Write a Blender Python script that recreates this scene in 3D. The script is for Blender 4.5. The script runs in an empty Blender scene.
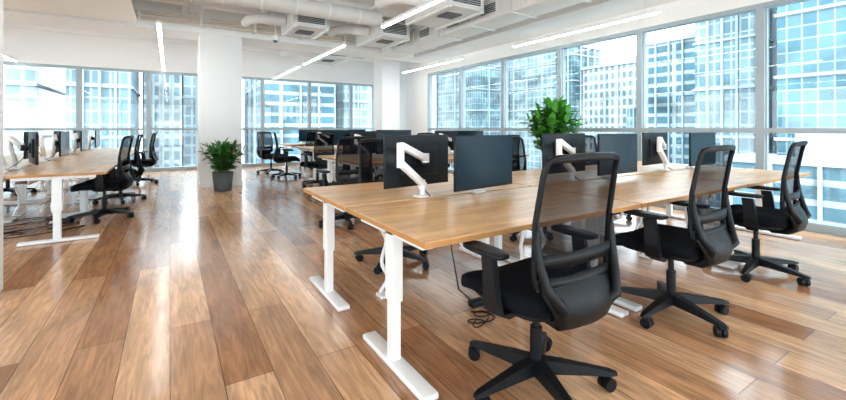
import bpy, bmesh, math, random
from mathutils import Vector, Matrix
random.seed(7)
C=bpy.context.scene.collection

# ---------------- materials ----------------
def newmat(name):
    m=bpy.data.materials.new(name); m.use_nodes=True
    nt=m.node_tree; nt.nodes.clear()
    o=nt.nodes.new('ShaderNodeOutputMaterial')
    return m,nt,o
def pmat(name,col,rough=.5,metal=0,noise=0,nscale=20,spec=.5,emit=0,bump=0,bscale=60):
    m,nt,o=newmat(name)
    b=nt.nodes.new('ShaderNodeBsdfPrincipled')
    b.inputs['Base Color'].default_value=(*col,1); b.inputs['Roughness'].default_value=rough
    b.inputs['Metallic'].default_value=metal; b.inputs['Specular IOR Level'].default_value=spec
    if emit:
        b.inputs['Emission Color'].default_value=(*col,1); b.inputs['Emission Strength'].default_value=emit
    tc=nt.nodes.new('ShaderNodeTexCoord')
    if noise:
        n=nt.nodes.new('ShaderNodeTexNoise'); n.inputs['Scale'].default_value=nscale
        nt.links.new(tc.outputs['Object'],n.inputs['Vector'])
        mx=nt.nodes.new('ShaderNodeMix'); mx.data_type='RGBA'
        mx.inputs[6].default_value=(*[c*(1-noise) for c in col],1); mx.inputs[7].default_value=(*[min(1,c*(1+noise)) for c in col],1)
        nt.links.new(n.outputs['Fac'],mx.inputs[0]); nt.links.new(mx.outputs[2],b.inputs['Base Color'])
    if bump:
        n2=nt.nodes.new('ShaderNodeTexNoise'); n2.inputs['Scale'].default_value=bscale
        nt.links.new(tc.outputs['Object'],n2.inputs['Vector'])
        bp=nt.nodes.new('ShaderNodeBump'); bp.inputs['Strength'].default_value=bump; bp.inputs['Distance'].default_value=.01
        nt.links.new(n2.outputs['Fac'],bp.inputs['Height']); nt.links.new(bp.outputs[0],b.inputs['Normal'])
    nt.links.new(b.outputs[0],o.inputs[0])
    return m
M={}
M['white']=pmat('white_paint',(.92,.92,.92),.6,noise=.02,nscale=3)
M['ceil']=pmat('ceiling_paint',(.92,.92,.91),.8,noise=.03,nscale=2)
M['steel']=pmat('white_powdercoat',(.88,.88,.88),.35,noise=.01)
M['duct']=pmat('duct_metal',(.74,.74,.72),.45,noise=.05,nscale=5)
M['beige']=pmat('insulated_pipe',(.72,.65,.54),.6,noise=.05,nscale=5)
M['frame']=pmat('window_aluminium',(.36,.43,.47),.4,noise=.02)
M['black']=pmat('black_plastic',(.005,.006,.008),.42,noise=.1,spec=.25)
M['fabric']=pmat('black_fabric',(.005,.006,.009),.9,noise=.3,nscale=200,bump=.3,bscale=400,spec=.1)
M['bezel']=pmat('monitor_shell',(.008,.012,.018),.4,noise=.05,spec=.25)
M['vent']=pmat('vent_dark',(.10,.11,.12),.6,noise=.1)
M['pot']=pmat('pot_grey',(.07,.075,.08),.6,noise=.1)
M['soil']=pmat('soil',(.05,.03,.02),.9,noise=.4)
M['leaf']=pmat('leaf_green',(.028,.15,.02),.4,noise=.5,nscale=6)
M['leafb']=pmat('leaf_bright_green',(.075,.30,.03),.45,noise=.45,nscale=5)
M['stem']=pmat('stem_green',(.12,.2,.05),.6,noise=.2)
M['street']=pmat('street_asphalt',(.16,.2,.22),.8,noise=.2,nscale=.05)
M['roof']=pmat('roof_concrete',(.32,.38,.41),.8,noise=.1,nscale=.2)
M['screen']=pmat('screen_glass',(.005,.022,.036),.2,noise=.05,spec=.25)
M['lamp']=pmat('lamp_diffuser',(1,.98,.93),.5,emit=22)

def mesh_mat():
    m,nt,o=newmat('chair_mesh_weave')
    tc=nt.nodes.new('ShaderNodeTexCoord')
    ck=nt.nodes.new('ShaderNodeTexNoise'); ck.inputs['Scale'].default_value=300
    nt.links.new(tc.outputs['Object'],ck.inputs['Vector'])
    d=nt.nodes.new('ShaderNodeBsdfDiffuse'); d.inputs[0].default_value=(.006,.006,.009,1)
    t=nt.nodes.new('ShaderNodeBsdfTransparent')
    mp=nt.nodes.new('ShaderNodeMapRange'); mp.inputs[3].default_value=.66; mp.inputs[4].default_value=.88
    nt.links.new(ck.outputs['Fac'],mp.inputs[0])
    mx=nt.nodes.new('ShaderNodeMixShader'); nt.links.new(mp.outputs[0],mx.inputs[0])
    nt.links.new(t.outputs[0],mx.inputs[1]); nt.links.new(d.outputs[0],mx.inputs[2]); nt.links.new(mx.outputs[0],o.inputs[0])
    return m
M['mesh']=mesh_mat()
def glass_mat():
    m,nt,o=newmat('window_glass')
    t=nt.nodes.new('ShaderNodeBsdfTransparent'); t.inputs[0].default_value=(.945,.985,1,1)
    g=nt.nodes.new('ShaderNodeBsdfGlossy'); g.inputs['Roughness'].default_value=.02
    mx=nt.nodes.new('ShaderNodeMixShader'); mx.inputs[0].default_value=.03
    nt.links.new(t.outputs[0],mx.inputs[1]); nt.links.new(g.outputs[0],mx.inputs[2]); nt.links.new(mx.outputs[0],o.inputs[0])
    return m
M['glass']=glass_mat()

def plank_mat(name,L,W,c1,c2,gap,rough,rot=True,gapsize=.003,rnd=False,contrast=.35,grain=1.0,spec=.5):
    m,nt,o=newmat(name); N=nt.nodes; K=nt.links
    tc=N.new('ShaderNodeTexCoord'); vec=tc.outputs['Object']
    if rnd:
        oi=N.new('ShaderNodeObjectInfo'); ad=N.new('ShaderNodeVectorMath'); ad.operation='ADD'
        sc=N.new('ShaderNodeVectorMath'); sc.operation='SCALE'; sc.inputs['Scale'].default_value=.37
        K.new(oi.outputs['Location'],sc.inputs[0]); K.new(vec,ad.inputs[0]); K.new(sc.outputs[0],ad.inputs[1]); vec=ad.outputs[0]
    mp=N.new('ShaderNodeMapping'); 
    if rot: mp.inputs['Rotation'].default_value=(0,0,math.pi/2)
    K.new(vec,mp.inputs['Vector'])
    br=N.new('ShaderNodeTexBrick'); br.offset=.37; br.inputs['Scale'].default_value=1
    br.inputs['Brick Width'].default_value=L; br.inputs['Row Height'].default_value=W
    br.inputs['Mortar Size'].default_value=gapsize; br.inputs['Mortar Smooth'].default_value=.2; br.inputs['Bias'].default_value=0
    br.inputs['Color1'].default_value=(*c1,1); br.inputs['Color2'].default_value=(*c2,1); br.inputs['Mortar'].default_value=(*gap,1)
    K.new(mp.outputs[0],br.inputs['Vector'])
    g=N.new('ShaderNodeMapping'); g.inputs['Scale'].default_value=(1.2,12,1); K.new(mp.outputs[0],g.inputs['Vector'])
    n=N.new('ShaderNodeTexNoise'); n.inputs['Scale'].default_value=2.2*grain; n.inputs['Detail'].default_value=7; n.inputs['Distortion'].default_value=1.6
    K.new(g.outputs[0],n.inputs['Vector'])
    g2=N.new('ShaderNodeMapping'); g2.inputs['Scale'].default_value=(1.0,3.5,1); K.new(mp.outputs[0],g2.inputs['Vector'])
    n2=N.new('ShaderNodeTexNoise'); n2.inputs['Scale'].default_value=1.4; n2.inputs['Detail'].default_value=3; n2.inputs['Distortion'].default_value=.6
    K.new(g2.outputs[0],n2.inputs['Vector'])
    mr=N.new('ShaderNodeMapRange'); mr.inputs[1].default_value=.3; mr.inputs[2].default_value=.7; mr.inputs[3].default_value=1-contrast; mr.inputs[4].default_value=1+contrast*.45
    K.new(n.outputs['Fac'],mr.inputs[0])
    mr2=N.new('ShaderNodeMapRange'); mr2.inputs[1].default_value=.3; mr2.inputs[2].default_value=.7; mr2.inputs[3].default_value=1-contrast*.6; mr2.inputs[4].default_value=1+contrast*.4
    K.new(n2.outputs['Fac'],mr2.inputs[0])
    mu=N.new('ShaderNodeMath'); mu.operation='MULTIPLY'; K.new(mr.outputs[0],mu.inputs[0]); K.new(mr2.outputs[0],mu.inputs[1])
    sc2=N.new('ShaderNodeVectorMath'); sc2.operation='SCALE'; K.new(br.outputs['Color'],sc2.inputs[0]); K.new(mu.outputs[0],sc2.inputs['Scale'])
    last=sc2.outputs[0]
    vo=N.new('ShaderNodeTexVoronoi'); vo.inputs['Scale'].default_value=1.3
    g3=N.new('ShaderNodeMapping'); g3.inputs['Scale'].default_value=(1,2.2,1); K.new(mp.outputs[0],g3.inputs['Vector']); K.new(g3.outputs[0],vo.inputs['Vector'])
    kr=N.new('ShaderNodeMapRange'); kr.inputs[1].default_value=.015; kr.inputs[2].default_value=.08; kr.inputs[3].default_value=.3 if not rnd else .92; kr.inputs[4].default_value=1
    K.new(vo.outputs['Distance'],kr.inputs[0])
    sc3=N.new('ShaderNodeVectorMath'); sc3.operation='SCALE'; K.new(last,sc3.inputs[0]); K.new(kr.outputs[0],sc3.inputs['Scale']); last=sc3.outputs[0]
    b=N.new('ShaderNodeBsdfPrincipled'); b.inputs['Roughness'].default_value=rough; b.inputs['Specular IOR Level'].default_value=spec
    K.new(last,b.inputs['Base Color'])
    bp=N.new('ShaderNodeBump'); bp.inputs['Strength'].default_value=.12; bp.inputs['Distance'].default_value=.003
    K.new(br.outputs['Fac'],bp.inputs['Height']); bp.invert=True; K.new(bp.outputs[0],b.inputs['Normal'])
    K.new(b.outputs[0],o.inputs[0])
    return m
M['floor']=plank_mat('oak_plank_floor',2.1,.22,(.88,.54,.31),(.42,.185,.08),(.14,.06,.03),.17,True,.002,contrast=.38,spec=.7)
M['wood']=plank_mat('desk_wood',.6,.045,(.88,.57,.29),(.74,.42,.18),(.64,.37,.17),.30,False,.0004,True,contrast=.28)
M['woodedge']=pmat('desk_edge',(.50,.24,.08),.45,noise=.2)

def facade(name,glass1,glass2,line,bw,bh,ms):
    m,nt,o=newmat(name); N=nt.nodes; K=nt.links
    tc=N.new('ShaderNodeTexCoord'); sp=N.new('ShaderNodeSeparateXYZ'); K.new(tc.outputs['Object'],sp.inputs[0])
    ad=N.new('ShaderNodeMath'); ad.operation='ADD'; K.new(sp.outputs[0],ad.inputs[0]); K.new(sp.outputs[1],ad.inputs[1])
    cb=N.new('ShaderNodeCombineXYZ'); K.new(ad.outputs[0],cb.inputs[0]); K.new(sp.outputs[2],cb.inputs[1])
    br=N.new('ShaderNodeTexBrick'); br.offset=0; br.inputs['Scale'].default_value=1
    br.inputs['Brick Width'].default_value=bw; br.inputs['Row Height'].default_value=bh; br.inputs['Mortar Size'].default_value=ms
    br.inputs['Mortar Smooth'].default_value=0
    br.inputs['Color1'].default_value=(*glass1,1); br.inputs['Color2'].default_value=(*glass2,1); br.inputs['Mortar'].default_value=(*line,1)
    K.new(cb.outputs[0],br.inputs['Vector'])
    n=N.new('ShaderNodeTexNoise'); n.inputs['Scale'].default_value=.13; n.inputs['Detail'].default_value=4; n.inputs['Distortion'].default_value=1.5; K.new(cb.outputs[0],n.inputs['Vector'])  # warped noise paints reflection-like patches into the facade colour
    mr=N.new('ShaderNodeMapRange'); mr.inputs[1].default_value=.3; mr.inputs[2].default_value=.7; mr.inputs[3].default_value=.5; mr.inputs[4].default_value=1.6
    K.new(n.outputs['Fac'],mr.inputs[0])
    sc=N.new('ShaderNodeVectorMath'); sc.operation='SCALE'; K.new(br.outputs['Color'],sc.inputs[0]); K.new(mr.outputs[0],sc.inputs['Scale'])
    b=N.new('ShaderNodeBsdfPrincipled'); b.inputs['Roughness'].default_value=.3
    K.new(sc.outputs[0],b.inputs['Base Color']); K.new(b.outputs[0],o.inputs[0])
    return m
M['fa']=facade('facade_teal',(.018,.085,.115),(.065,.15,.18),(.20,.27,.29),1.1,1.2,.06)
M['fb']=facade('facade_blue',(.055,.135,.17),(.13,.22,.25),(.27,.33,.35),.9,1.6,.10)
M['fc']=facade('facade_pale',(.12,.20,.23),(.20,.28,.30),(.33,.38,.39),1.5,1.6,.16)
M['fd']=facade('facade_ribbon',(.03,.10,.135),(.06,.14,.175),(.29,.34,.35),4.5,1.7,.28)
M['fe']=facade('facade_stone',(.07,.13,.16),(.13,.19,.21),(.33,.35,.35),1.3,1.9,.30)

# ---------------- mesh builder ----------------
class MB:
    def __init__(s): s.v=[];s.f=[];s.m=[];s.s=[];s.mats=[]
    def mi(s,k):
        if k not in s.mats: s.mats.append(k)
        return s.mats.index(k)
    def add(s,vs,fs,mat,smooth=False):
        o=len(s.v); i=s.mi(mat); s.v+= [tuple(v) for v in vs]
        for f in fs: s.f.append([a+o for a in f]); s.m.append(i); s.s.append(smooth)
    def box(s,c,sz,mat,bev=0,rot=None,seg=2):
        bm=bmesh.new(); bmesh.ops.create_cube(bm,size=1)
        bmesh.ops.scale(bm,vec=Vector(sz),verts=bm.verts)
        if bev: bmesh.ops.bevel(bm,geom=bm.edges[:],offset=bev,segments=seg,affect='EDGES',profile=.5)
        R=rot.to_4x4() if rot is not None else Matrix.Identity(4)
        T=Matrix.Translation(Vector(c))@R
        bm.verts.index_update()
        s.add([T@v.co for v in bm.verts],[[v.index for v in f.verts] for f in bm.faces],mat,bev>0.004)
        bm.free()
    def bx(s,x0,x1,y0,y1,z0,z1,mat,bev=0):
        s.box(((x0+x1)/2,(y0+y1)/2,(z0+z1)/2),(x1-x0,y1-y0,z1-z0),mat,bev)
    def beam(s,p0,p1,w,h,mat,bev=0,up=(0,0,1)):
        p0=Vector(p0);p1=Vector(p1);d=p1-p0;L=d.length;d.normalize()
        x=d.cross(Vector(up)); 
        if x.length<1e-4: x=Vector((1,0,0))
        x.normalize(); z=x.cross(d)
        R=Matrix((x,d,z)).transposed()
        s.box((p0+p1)/2,(w,L,h),mat,bev,R)
    def rings(s,rs,mat,smooth=True,cap=True,closed=False):
        n=len(rs[0]); vs=[p for r in rs for p in r]; fs=[]
        k=len(rs)
        for i in range(k if closed else k-1):
            a=i*n;b=((i+1)%k)*n
            for j in range(n): fs.append([a+j,a+(j+1)%n,b+(j+1)%n,b+j])
        s.add(vs,fs,mat,smooth)
        if cap and not closed:
            s.add(rs[0],[list(range(n))[::-1]],mat,False); s.add(rs[-1],[list(range(n))],mat,False)
    def tube(s,pts,r,mat,n=8,closed=False,flat=1.0,ref=(0,0,1)):
        pts=[Vector(p) for p in pts]; k=len(pts); rs=[]
        for i,p in enumerate(pts):
            if closed: t=pts[(i+1)%k]-pts[i-1]
            else: t=pts[min(i+1,k-1)]-pts[max(i-1,0)]
            t.normalize(); u=t.cross(Vector(ref))
            if u.length<.05: u=t.cross(Vector((1,0,.2)))
            u.normalize(); w=t.cross(u)
            rr=r[i] if isinstance(r,(list,tuple)) else r
            rs.append([p+u*math.cos(2*math.pi*j/n)*rr+w*math.sin(2*math.pi*j/n)*rr*flat for j in range(n)])
        s.rings(rs,mat,True,True,closed)
    def cyl(s,p0,p1,r0,mat,r1=None,n=18):
        s.tube([p0,p1],[r0,r0 if r1 is None else r1],mat,n)
    def sq(s,c,r,mat,e1=.4,e2=.35,nu=28,nv=14,fn=None):
        def sp(x,e): return math.copysign(abs(x)**e,x)
        vs=[];fs=[]
        for i in range(nv+1):
            v=-math.pi/2+math.pi*i/nv
            for j in range(nu):
                u=-math.pi+2*math.pi*j/nu
                p=Vector((r[0]*sp(math.cos(v),e1)*sp(math.cos(u),e2),r[1]*sp(math.cos(v),e1)*sp(math.sin(u),e2),r[2]*sp(math.sin(v),e1)))
                if fn: p=fn(p)
                vs.append(p+Vector(c))
        for i in range(nv):
            for j in range(nu):
                fs.append([i*nu+j,i*nu+(j+1)%nu,(i+1)*nu+(j+1)%nu,(i+1)*nu+j])
        s.add(vs,fs,mat,True)
    def surf(s,fn,nu,nv,mat,smooth=True):
        vs=[fn(i/nu,j/nv) for j in range(nv+1) for i in range(nu+1)]
        fs=[[j*(nu+1)+i,j*(nu+1)+i+1,(j+1)*(nu+1)+i+1,(j+1)*(nu+1)+i] for j in range(nv) for i in range(nu)]
        s.add(vs,fs,mat,smooth)
    def mesh(s,name):
        me=bpy.data.meshes.new(name); me.from_pydata(s.v,[],s.f)
        for k in s.mats: me.materials.append(M[k])
        me.polygons.foreach_set('material_index',s.m); me.polygons.foreach_set('use_smooth',s.s)
        me.update(); return me
def place(me,name,loc=(0,0,0),rz=0):
    o=bpy.data.objects.new(name,me); o.location=loc; o.rotation_euler=(0,0,rz); C.objects.link(o); return o
def put(mb,name,loc=(0,0,0),rz=0): return place(mb.mesh(name),name,loc,rz)

# ---------------- room ----------------
XR=6.4; YB=13.5; XL=-8.0; YF=-4.0; ZC=3.65; ZW=2.82
b=MB(); b.bx(XL-.3,XR+.3,YF-.3,YB+.3,-.2,0,'floor'); put(b,'floor')
b=MB(); b.bx(XL-.3,XR+.3,YF-.3,YB+.3,ZC,ZC+.25,'ceil'); put(b,'ceiling')
b=MB(); b.bx(XR,XR+.3,YF,YB+.3,ZW,ZC,'white'); b.bx(XR,XR+.3,9.87,12,0,ZW,'white'); put(b,'wall_right')
b=MB(); b.bx(XL,XR,YB,YB+.3,ZW,ZC,'white'); put(b,'wall_back')
b=MB(); b.bx(XL-.3,XL,YF,YB+.3,ZW,ZC,'white'); b.bx(XL-.3,XL,10,YB+.3,0,ZW,'white'); put(b,'wall_left')
b=MB(); b.bx(XL-.3,XR+.3,YF-.3,YF,ZW,ZC,'white'); b.bx(XL-.3,XL,YF-.3,YF,0,ZW,'white'); b.bx(XR,XR+.3,YF-.3,YF,0,ZW,'white'); put(b,'wall_rear')
b=MB(); b.bx(XR-.015,XR,9.87,12,0,.1,'white',.003); put(b,'baseboard_right')
wn=1
def window(ax,a0,a1,p):
    global wn
    b=MB()
    def q(u0,u1,w0,w1,z0,z1,mat):
        if ax=='y': b.bx(p+w0,p+w1,u0,u1,z0,z1,mat)
        else: b.bx(u0,u1,p+w0,p+w1,z0,z1,mat)
    f=.045
    q(a0,a0+f,0,.14,0,ZW,'frame'); q(a1-f,a1,0,.14,0,ZW,'frame')
    q(a0+f,a1-f,0,.14,ZW-.06,ZW,'frame'); q(a0+f,a1-f,0,.14,0,.10,'frame')
    q(a0+f,a1-f,.0,.12,1.155,1.22,'frame')
    for u0,u1 in ((a0+f,a0+f+.014),(a1-f-.014,a1-f)):
        q(u0,u1,.04,.10,.10,1.155,'frame'); q(u0,u1,.04,.10,1.22,ZW-.06,'frame')
    q(a0+f,a1-f,.065,.075,.10,1.155,'glass'); q(a0+f,a1-f,.065,.075,1.22,ZW-.06,'glass')
    put(b,'window_%d'%wn); wn+=1
ys=[-4,-2.6,-1.1,.47,2.03,3.6,5.17,6.74,8.31,9.87]
for i in range(9): window('y',ys[i],ys[i+1],XR)
window('y',12,13.5,XR)
xs=[-8,-6.5,-5,-3.5,-2,-.5,1,2.5,4,5.5,6.4]
for i in range(10): window('x',xs[i],xs[i+1],YB)
for i in range(7): window('y',-4+2*i,-2+2*i,XL-.14)  # out-of-view left windows, added to let in more daylight
for i in range(8): window('x',-8+1.8*i,-6.2+1.8*i,YF-.14)  # windows behind the camera, also added to brighten the interior

# columns
def column(x0,x1,y0,y1):
    b=MB(); b.bx(x0,x1,y0,y1,0,ZC,'white',.006); b.bx(x0-.012,x1+.012,y0-.012,y1+.012,0,.1,'white',.003); put(b,'structural_column')
column(.51,1.30,9.3,10.1); column(5.35,5.95,10.75,11.35)
# ceiling beams
b=MB(); b.bx(XL,XR,9.25,10.15,3.15,ZC,'white'); put(b,'ceiling_beam')
b=MB(); b.bx(XL,XR,3.0,3.5,3.48,ZC,'white'); put(b,'ceiling_beam')
for y in (5.6,7.3,8.5,11.2,12.4):
    b=MB(); b.bx(XL,5.5,y,y+.16,3.5,ZC,'white'); put(b,'ceiling_beam')
b=MB(); b.bx(5.55,XR,YF,9.25,3.12,ZC,'white'); put(b,'ceiling_soffit')
# HVAC duct w vents
b=MB(); b.bx(4.55,5.1,2.4,9.2,3.05,3.4,'duct',.01)
for y in [2.9,3.9,4.9,5.9,6.9,7.9]:
    b.bx(4.53,4.56,y,y+.42,3.13,3.32,'steel')
    for k in range(5): b.bx(4.515,4.535,y+.03,y+.39,3.15+k*.032,3.168+k*.032,'vent')
for y in [2.6,3.6,4.6,5.6,6.6,7.6,8.6]: b.bx(4.53,5.12,y-.03,y+.03,3.03,3.42,'duct')
put(b,'air_duct')
def ahu(x0,x1,y0,y1,side=True):
    b=MB(); b.bx(x0,x1,y0,y1,3.12,3.46,'duct',.01); b.bx(x0+.05,x1-.05,y0-.015,y0+.01,3.17,3.42,'steel')
    for k in range(7): b.bx(x0+.1,x1-.1,y0-.03,y0-.01,3.19+k*.032,3.208+k*.032,'vent')
    b.bx(x0+.02,x0+.08,y0-.02,y1+.02,3.09,3.12,'steel'); b.bx(x1-.08,x1-.02,y0-.02,y1+.02,3.09,3.12,'steel')
    for x in (x0+.05,x1-.05):
        for y in (y0+.05,y1-.05): b.cyl((x,y,3.46),(x,y,3.5),.008,'steel',n=6)
    b.cyl((x0,y0+.5,3.3),(x0-.35,y0+.55,3.3),.10,'steel',n=16)
    b.tube([(x0-.3,y0+.55,3.3),(x0-.5,y0+.6,3.3),(x0-.62,y0+.8,3.3),(x0-.64,y0+1.05,3.3)],.09,'steel',14)
    b.bx((x0+x1)/2-.15,(x0+x1)/2+.15,y0+.3,y0+.6,3.10,3.12,'vent')
    put(b,'air_handler')
ahu(3.6,4.35,5.0,6.3); ahu(3.6,4.35,7.4,8.6); ahu(1.9,2.6,7.5,8.4); ahu(3.3,4.2,10.5,11.7)
b=MB(); b.cyl((XL,6.75,3.25),(3.3,6.75,3.25),.14,'duct',n=24)
for i in range(20): b.cyl((XL+.4+i*.55,6.75,3.25),(XL+.43+i*.55,6.75,3.25),.147,'steel',n=24)
put(b,'spiral_duct')
b=MB()
for x in (1.5,1.62,-2.0,3.2,3.3): b.cyl((x,YF,3.46),(x,9.25,3.46),.022,'steel',n=10)
put(b,'ceiling_pipes')
b=MB()
for y,z in ((9.08,3.28),(9.08,3.38)): b.cyl((XL,y,z),(4.5,y,z),.035,'beige',n=12)
for i in range(12): b.bx(-7.5+i,-7.46+i,9.03,9.245,3.235,3.42,'steel')
put(b,'insulated_pipes')
# cable tray
b=MB(); b.bx(.2,.22,3.6,9.0,3.42,3.49,'steel'); b.bx(.5,.52,3.6,9.0,3.42,3.49,'steel')
for i in range(21): b.bx(.22,.5,3.7+i*.25,3.73+i*.25,3.42,3.435,'steel')
b.cyl((.3,3.6,3.455),(.3,9.0,3.455),.018,'duct',n=8); b.cyl((.38,3.6,3.455),(.38,9.0,3.455),.018,'steel',n=8)
put(b,'cable_tray')
def panel(x0,x1,y0,y1,z):
    b=MB(); b.bx(x0,x1,y0,y1,z,z+.05,'ceil',.004)
    for x in (x0+.2,x1-.2):
        for y in (y0+.2,y1-.2): b.cyl((x,y,z+.05),(x,y,3.5),.006,'steel',n=6)
    put(b,'acoustic_panel')
panel(-2.9,-.5,7.1,8.9,3.12); panel(-5.8,-3.4,7.1,8.9,3.12); panel(-2.9,-.5,4.5,6.2,3.12)
b=MB(); b.cyl((1.75,8.2,3.0),(1.75,8.2,3.46),.012,'steel',n=8); b.cyl((1.75,8.2,2.94),(1.75,8.2,3.02),.05,'steel',.07,n=20); b.sq((1.75,8.2,2.93),(.045,.045,.035),'vent',1,1); put(b,'ceiling_speaker')

# pendants
lb=MB(); L=2.8
lb.bx(-.03,.03,-L/2,L/2,.012,.06,'steel'); lb.bx(-.025,.025,-L/2+.01,L/2-.01,0,.012,'lamp')
for y in (-L/2+.2,L/2-.2): lb.cyl((0,y,.06),(0,y,3.12-2.82),.003,'steel',n=6)
lm=lb.mesh('linear_pendant_light')
for x in (-6.15,-3.15,-.15,2.87,5.75):
    for y in (-.35,4.35,9.0,12.0):
        if y==12.0 and (x==5.75 or x<-5): continue
        place(lm,'linear_pendant_light',(x,{9.0:8.8,12.0:12.0}.get(y,y),2.82))

# ---------------- chair ----------------
def build_chair():
    b=MB()
    b.cyl((0,0,.065),(0,0,.13),.045,'black',.035,n=20)
    for k in range(5):
        a=math.radians(90+72*k+18); d=Vector((math.cos(a),math.sin(a),0)); s_=Vector((-d.y,d.x,0))
        rs=[]
        for t,w,h0,h1 in ((.03,.034,.07,.13),(.12,.030,.07,.122),(.24,.024,.068,.104),(.34,.020,.066,.088),(.37,.012,.066,.08)):
            c=d*t; rs.append([c-s_*w+Vector((0,0,h0)),c+s_*w+Vector((0,0,h0)),c+s_*w*.8+Vector((0,0,h1)),c-s_*w*.8+Vector((0,0,h1))])
        b.rings(rs,'black',False)
        e=d*.335; b.cyl(e+Vector((0,0,.05)),e+Vector((0,0,.07)),.012,'black',n=10)
        ca=a+1.0*k+.6; cd=Vector((math.cos(ca),math.sin(ca),0)); cs=Vector((-cd.y,cd.x,0))
        c0=e+cd*.012+Vector((0,0,.031))
        for sgn in (-1,1): b.cyl(c0+cs*sgn*.006,c0+cs*sgn*.028,.031,'black',n=16)
        b.box(c0+Vector((0,0,.02)),(.03,.03,.025),'black',.006,Matrix.Rotation(ca,3,'Z'))
    b.cyl((0,0,.10),(0,0,.28),.028,'black',n=18); b.cyl((0,0,.28),(0,0,.39),.017,'black',n=14)
    b.box((0,-.02,.405),(.17,.26,.055),'black',.015)
    b.tube([(.06,.02,.405),(.2,.03,.40),(.25,.03,.395)],.007,'black')
    def sf(p):
        q=p.copy(); 
        if q.y>.1: q.z-=((q.y-.1)**2)*1.6
        q.z+=.35*q.x*q.x; return q
    b.sq((0,.04,.462),(.268,.27,.052),'fabric',.5,.36,fn=sf)
    b.sq((0,.02,.43),(.23,.23,.022),'black',.5,.42)
    def P(s,t,off=0):  # s -1..1, t 0..1
        w=.232+.010*math.sin(math.pi*t)-.006*t
        y=-.245-.060*t+.022*math.sin(math.pi*t)+.035*s*s
        z=.565+.545*t-.010*s*s*t
        return Vector((w*s,y-off,z))
    b.surf(lambda u,v:P(2*u-1,v),14,16,'mesh')
    loop=[]
    n=72
    for i in range(n):
        a=2*math.pi*i/n; e=.14
        c=math.cos(a); s_=math.sin(a)
        loop.append(P(math.copysign(abs(c)**e,c),.5+.5*math.copysign(abs(s_)**e,s_)))
    b.tube(loop,.011,'black',8,closed=True,flat=1.3,ref=(0,1,0))
    def band(t0,t1,off,th,mat,sw=1.0):
        rs=[]
        for i in range(17):
            s_=(-1+2*i/16)*sw
            a,c=P(s_,t0,off),P(s_,t1,off); rs.append([a,c,c+Vector((0,-th,0)),a+Vector((0,-th,0))])
        b.rings(rs,mat,True)
    band(.00,.09,.004,.02,'black')
    band(.17,.27,.01,.014,'black',.9)
    band(.955,1.0,-.008,.02,'black',.93)
    for sg in (-1,1):
        b.tube([P(sg,.5,.01),P(sg,.36,.018),P(sg*.99,.2,.03),P(sg*.93,.04,.045),Vector((sg*.17,-.295,.51)),Vector((sg*.11,-.255,.44)),Vector((sg*.05,-.14,.40)),Vector((sg*.04,-.06,.40))],
               [.008,.014,.018,.022,.026,.026,.024,.02],'black',10,flat=1.0)
    rs=[]
    for (y,z,w,t) in ((-.25,.60,.225,.018),(-.28,.55,.22,.022),(-.295,.49,.195,.026),(-.275,.435,.155,.03),(-.21,.395,.11,.034),(-.10,.385,.08,.034)):
        ring=[]
        for i in range(9): s_=-1+i/4; ring.append(Vector((w*s_,y+.045*s_*s_*(w/.22),z+t*.3)))
        for i in range(9): s_=1-i/4; ring.append(Vector((w*s_,y-t+.045*s_*s_*(w/.22),z-t*.5)))
        rs.append(ring)
    b.rings(rs,'black',True)
    for sg in (-1,1):
        pts=[(sg*.10,-.02,.415),(sg*.23,-.03,.405),(sg*.29,-.03,.43),(sg*.30,-.03,.50),(sg*.30,-.02,.60),(sg*.30,-.01,.66)]
        rs=[]
        for (x,y,z),w,t in zip(pts,(.03,.035,.045,.042,.038,.036),(.012,.013,.016,.016,.014,.014)):
            if abs(x)<.25: rs.append([Vector((x,y-w,z-t)),Vector((x,y+w,z-t)),Vector((x,y+w,z+t)),Vector((x,y-w,z+t))])
            else: rs.append([Vector((x+sg*t,y-w,z)),Vector((x+sg*t,y+w,z)),Vector((x-sg*t,y+w,z)),Vector((x-sg*t,y-w,z))])
        b.rings(rs,'black',False)
        b.sq((sg*.297,.02,.683),(.045,.13,.016),'black',.5,.5)
    return b.mesh('office_chair')
CH=build_chair()
def chair(x,y,az,name='office_chair'):
    place(CH,name,(x,y,0),-math.radians(az))

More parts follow.
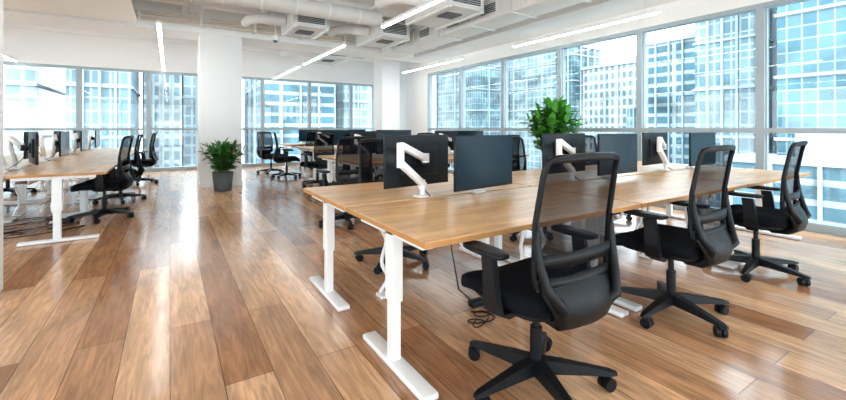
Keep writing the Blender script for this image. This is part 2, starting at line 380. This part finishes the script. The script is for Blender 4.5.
# ---------------- desk ----------------
DW=1.64; DD=.90
def build_desk():
    b=MB()
    b.bx(-DW/2,DW/2,-DD/2,DD/2,.706,.735,'wood',.003)
    b.bx(-DW/2+.002,DW/2-.002,-DD/2-.0015,-DD/2+.001,.708,.732,'woodedge')
    for sx in (-1,1):
        b.bx(sx*DW/2-.0015,sx*DW/2+.0015,-DD/2+.002,DD/2-.002,.708,.732,'woodedge')
        x=sx*(DW/2-.07)
        b.bx(x-.03,x+.03,-.08,.005,.33,.70,'steel',.004)
        b.bx(x-.024,x+.024,-.07,-.005,.03,.34,'steel',.004)
        b.box((x,-.06,.017),(.085,.66,.03),'steel',.008)
        b.bx(x-.03,x+.03,-.36,.32,.672,.706,'steel',.003)
        for yy in (-.34,.22): b.cyl((x,yy,0),(x,yy,.01),.02,'black',n=12)
    b.bx(-DW/2+.07,DW/2-.07,-.075,-.0,.655,.70,'steel',.003)
    b.bx(-.5,.5,.24,.36,.60,.61,'steel'); b.bx(-.5,.5,.24,.25,.60,.66,'steel'); b.bx(-.5,.5,.35,.36,.60,.705,'steel')
    pts=[]
    for i in range(40):
        t=i/39; pts.append((-.35+.5*t+.0,.15+.03*math.sin(t*9),.60+.035*math.sin(t*26)-.12*math.sin(math.pi*t)))
    b.tube(pts,.013,'steel',8)
    pts=[(.42+.03*math.sin(i*.55),.2+.03*math.cos(i*.4),.60-.58*i/24) for i in range(25)]
    b.tube(pts,.014,'steel',8)
    b.box((.42,.2,.012),(.09,.09,.02),'steel',.004)
    b.box((.55,-.41,.698),(.10,.05,.018),'black',.004)
    return b.mesh('standing_desk')
DK=build_desk()
def desk(x,y,rz): place(DK,'standing_desk',(x,y,0),rz)

# ---------------- monitor ----------------
def build_monitor():
    b=MB()
    b.box((0,0,.245),(.61,.022,.375),'bezel',.005)
    b.bx(-.298,.298,-.0125,-.0105,.073,.425,'screen')
    b.box((0,.018,.245),(.34,.02,.22),'bezel',.008)
    b.box((0,.035,.245),(.12,.014,.12),'black',.003)
    b.beam((0,.04,.245),(.0,.085,.245),.05,.05,'black',.006)
    b.cyl((.0,.09,.215),(.0,.09,.285),.024,'black',n=14)
    b.box((.08,.15,.008),(.11,.09,.016),'steel',.004)
    b.cyl((.08,.15,.01),(.08,.15,.12),.02,'steel',n=16); b.cyl((.08,.15,.06),(.08,.15,.10),.03,'steel',n=16)
    b.beam((.08,.15,.09),(.29,.17,.25),.05,.045,'steel',.01)
    b.cyl((.29,.17,.22),(.29,.17,.385),.026,'steel',n=16)
    b.beam((.29,.17,.37),(.01,.10,.262),.052,.046,'steel',.01)
    b.cyl((.01,.10,.235),(.01,.10,.30),.027,'steel',n=16)
    b.tube([(0,.05,.2),(.02,.09,.12),(.06,.13,.06),(.06,.19,.02),(.06,.21,.01)],.004,'black',6)
    return b.mesh('computer_monitor')
MN=build_monitor()
def monitor(x,y,az): place(MN,'computer_monitor',(x,y,.736),-math.radians(az))

# bench 1
Y0=1.42
for i in range(3):
    x=.91+DW/2+i*(DW+.02)
    desk(x,Y0+DD/2,0); desk(x,Y0+DD*1.5+.03,math.pi)
for x,a in ((1.90,-8),(3.53,0),(5.2,0)): monitor(x,2.18,a)
monitor(1.56,2.54,180-8); monitor(3.2,2.52,180); monitor(4.83,2.52,176)
chair(1.47,1.32,1); chair(2.80,1.36,-2); chair(4.20,1.36,-6)
chair(1.74,3.24,176); chair(3.42,3.28,186); chair(5.0,3.33,180)
# bench 2
for i in range(2):
    x=2.2+DW/2+i*(DW+.02); desk(x,5.1+DD/2,0); desk(x,5.1+DD*1.5+.03,math.pi)
    monitor(x+.1,5.88,0); monitor(x-.2,6.2,180); 
    chair(x,7.0,180)
chair(1.90,4.85,-6); chair(4.5,4.85,0)
# bench 3
for i in range(2):
    x=2.75+DW/2+i*(DW+.02); desk(x,8.75+DD/2,0); desk(x,8.75+DD*1.5+.03,math.pi)
    monitor(x+.1,9.53,0); monitor(x-.2,9.85,180)
chair(2.62,8.3,-20); chair(4.4,8.5,0); chair(2.42,10.1,100); chair(2.3,11.3,150); chair(4.3,10.75,180)
for i in range(2):
    x=2.9+DW/2+i*(DW+.02); desk(x,12.5,0); monitor(x,12.7,0); chair(x-.1,12.0,0)
# left bench
for i in range(4):
    y=5.65+DW/2+i*(DW+.02)
    desk(-1.06,y,math.pi/2); desk(-1.99,y,-math.pi/2)
    monitor(-1.38,y+.05,-90 if i else -108); monitor(-1.68,y-.3,90)
chair(-.75,6.85,-82); chair(-.70,8.35,-98); chair(-.56,10.7,-85)
chair(-2.5,6.8,90); chair(-2.5,8.4,90); chair(-2.5,10.2,90)

# ---------------- plants ----------------
def leaf(b,base,d,L,W,mat,droop):
    d=d.normalized(); s_=d.cross(Vector((0,0,1)))
    if s_.length<.05: s_=Vector((1,0,0))
    s_.normalize(); up=s_.cross(d)
    n=5; vs=[];fs=[]
    for i in range(n+1):
        t=i/n; w=W*math.sin(math.pi*min(1,(t*.93+.04)))**.8
        c=base+d*L*t+up*(-droop*t*t*L)
        vs+=[c-s_*w+up*w*.35,c,c+s_*w+up*w*.35]
    for i in range(n):
        a=i*3; fs+=[[a,a+1,a+4,a+3],[a+1,a+2,a+5,a+4]]
    b.add(vs,fs,mat,True)
def plant(name,loc,potr,poth,H,R,stems,lper,LL,mat,base_frac,wid=.24):
    b=MB()
    prof=[(0,potr*.8),(poth*.02,potr*.82),(poth,potr),(poth+.0,potr*.9),(poth*.9,potr*.88)]
    rs=[[Vector((r*math.cos(2*math.pi*j/32),r*math.sin(2*math.pi*j/32),z)) for j in range(32)] for z,r in prof]
    b.rings(rs,'pot',True); b.cyl((0,0,poth*.88),(0,0,poth*.91),potr*.88,'soil',n=32)
    for k in range(stems):
        a=2.4*k+random.random()*.5; rr=R*math.sqrt((k+.5)/stems)*.85; hh=H-poth-(rr/R)**2*.35*(H-poth)-.08-random.random()*.1
        p0=Vector((math.cos(a)*potr*.4*rr/R,math.sin(a)*potr*.4*rr/R,poth*.88)); p1=p0+Vector((math.cos(a)*rr,math.sin(a)*rr,hh))
        mid=p0.lerp(p1,.5)+Vector((0,0,hh*.12)) - Vector((math.cos(a),math.sin(a),0))*rr*.15
        pts=[]
        for i in range(9):
            t=i/8; pts.append(p0*(1-t)**2+mid*2*t*(1-t)+p1*t*t)
        b.tube(pts,[.008-.005*i/8 for i in range(9)],'stem',6)
        for j in range(lper):
            t=base_frac+(1-base_frac)*(j+.5)/lper; i=min(7,int(t*8)); p=pts[i].lerp(pts[i+1],t*8-i)
            an=a+2.4*j+random.uniform(-.4,.4); el=random.uniform(.15,.9)
            d=Vector((math.cos(an)*math.cos(el),math.sin(an)*math.cos(el),math.sin(el)))
            s=random.uniform(.75,1.15); leaf(b,p,d,LL*s,LL*wid*s,mat,random.uniform(.1,.5))
        leaf(b,p1,Vector((math.cos(a)*.3,math.sin(a)*.3,1)),LL*.8,LL*wid*.8,mat,.1)
    put(b,name,loc)
plant('potted_plant',(.87,8.70,0),.19,.36,1.06,.37,22,14,.17,'leaf',.12,.28)
plant('potted_plant',(5.53,4.60,0),.22,.42,1.80,.42,26,15,.22,'leafb',.4,.32)

# partition at far left edge
b=MB(); b.bx(-1.14,-1.07,4.19,4.27,0,ZC,'steel',.003); b.bx(-5,-1.14,4.21,4.25,0,.08,'frame'); b.bx(-5,-1.14,4.21,4.25,2.9,2.98,'frame'); b.bx(-5,-1.14,4.225,4.235,.08,2.9,'glass'); put(b,'glass_partition')
b=MB()
for k in range(2):
    pts=[(1.60+.07*math.cos(i*.5+k)+.008*i,1.90+.06*math.sin(i*.45+k*2)+.006*i,.006+.004*k) for i in range(24)]
    b.tube(pts,.004,'black',6)
b.box((1.85,2.12,.025),(.26,.06,.04),'black',.006)
b.tube([(1.62,2.2,.58),(1.60,2.17,.4),(1.62,2.12,.15),(1.75,2.12,.03)],.005,'black',6)
put(b,'power_strip_cables')
b=MB()
for k in range(4):
    pts=[(-1.7+.25*math.cos(i*.35+k)+.03*i,6.3+.3*k+.15*math.sin(i*.4+k*2),.01) for i in range(26)]
    b.tube(pts,.006,'black',6)
put(b,'floor_cables')

# ---------------- city ----------------
def bld(x0,x1,y0,y1,z1,mat,bands=6,name='office_building'):
    b=MB(); b.bx(x0,x1,y0,y1,-40,z1,mat)
    b.bx(x0-.3,x1+.3,y0-.3,y1+.3,z1,z1+.6,'roof')
    b.bx((x0*2+x1)/3,(x0+x1*2)/3,(y0*2+y1)/3,(y0+y1*2)/3,z1+.6,z1+3,'roof')
    if bands:
        for z in range(-36,int(z1),bands): b.bx(x0-.2,x1+.2,y0-.2,y1+.2,z,z+.3,'roof')
    for k in range(1,4):
        y=y0+(y1-y0)*k/4; b.bx(x0-.35,x0,y-.12,y+.12,-40,z1,'roof')
        x=x0+(x1-x0)*k/4; b.bx(x-.12,x+.12,y0-.35,y0,-40,z1,'roof')
    put(b,name)
bld(50,75,-30,14.5,34,'fa'); bld(46,52,4,17,-2,'fd',0); bld(58,70,19.0,25.2,16.5,'fb'); bld(70,85,30,38.5,15.5,'fd',0); bld(80,95,46.5,58,14.5,'fe',0)
bld(74,80,26,30,7,'fc'); bld(76,86,39.5,45,5,'fb'); bld(78,88,59,64,20,'fa')
bld(85,100,69,90,24,'fc'); bld(72,90,86,125,48,'fb'); bld(45,52,26,60,-9,'fc')
bld(-60,-13,62,80,30,'fc'); bld(-10,-4,60,75,22,'fb'); bld(-3.2,1.5,70,85,16,'fe',0); bld(1.8,9,75,90,10,'fc'); bld(12,24,66,85,20,'fd',0); bld(27,38,70,90,11,'fc'); bld(40,58,90,110,34,'fb')
b=MB(); b.bx(-200,250,-200,250,-41,-40,'street'); put(b,'street_ground')

# ---------------- light ----------------
w=bpy.data.worlds.new('sky'); bpy.context.scene.world=w; w.use_nodes=True; nt=w.node_tree
bg=nt.nodes['Background']; tc=nt.nodes.new('ShaderNodeTexCoord'); sp=nt.nodes.new('ShaderNodeSeparateXYZ'); cr=nt.nodes.new('ShaderNodeValToRGB')
nt.links.new(tc.outputs['Generated'],sp.inputs[0]); nt.links.new(sp.outputs[2],cr.inputs[0]); nt.links.new(cr.outputs[0],bg.inputs[0])
cr.color_ramp.elements[0].color=(.95,.98,1,1); cr.color_ramp.elements[1].color=(.74,.89,1,1); bg.inputs[1].default_value=6.2
s=bpy.data.lights.new('sun','SUN'); s.energy=4.0; s.angle=.05; s.color=(1,.97,.92)
so=bpy.data.objects.new('sun',s); so.rotation_euler=Vector((-.62,-.55,.62)).to_track_quat('Z','Y').to_euler(); C.objects.link(so)

# camera
cam=bpy.data.cameras.new('camera'); cam.sensor_width=36; cam.lens=36*400/846; cam.shift_y=-72/846
co=bpy.data.objects.new('camera',cam); co.location=(0,0,1.22); co.rotation_euler=(math.pi/2,0,-math.radians(32.3)); C.objects.link(co)
bpy.context.scene.camera=co
bpy.context.scene.view_settings.view_transform='Standard'
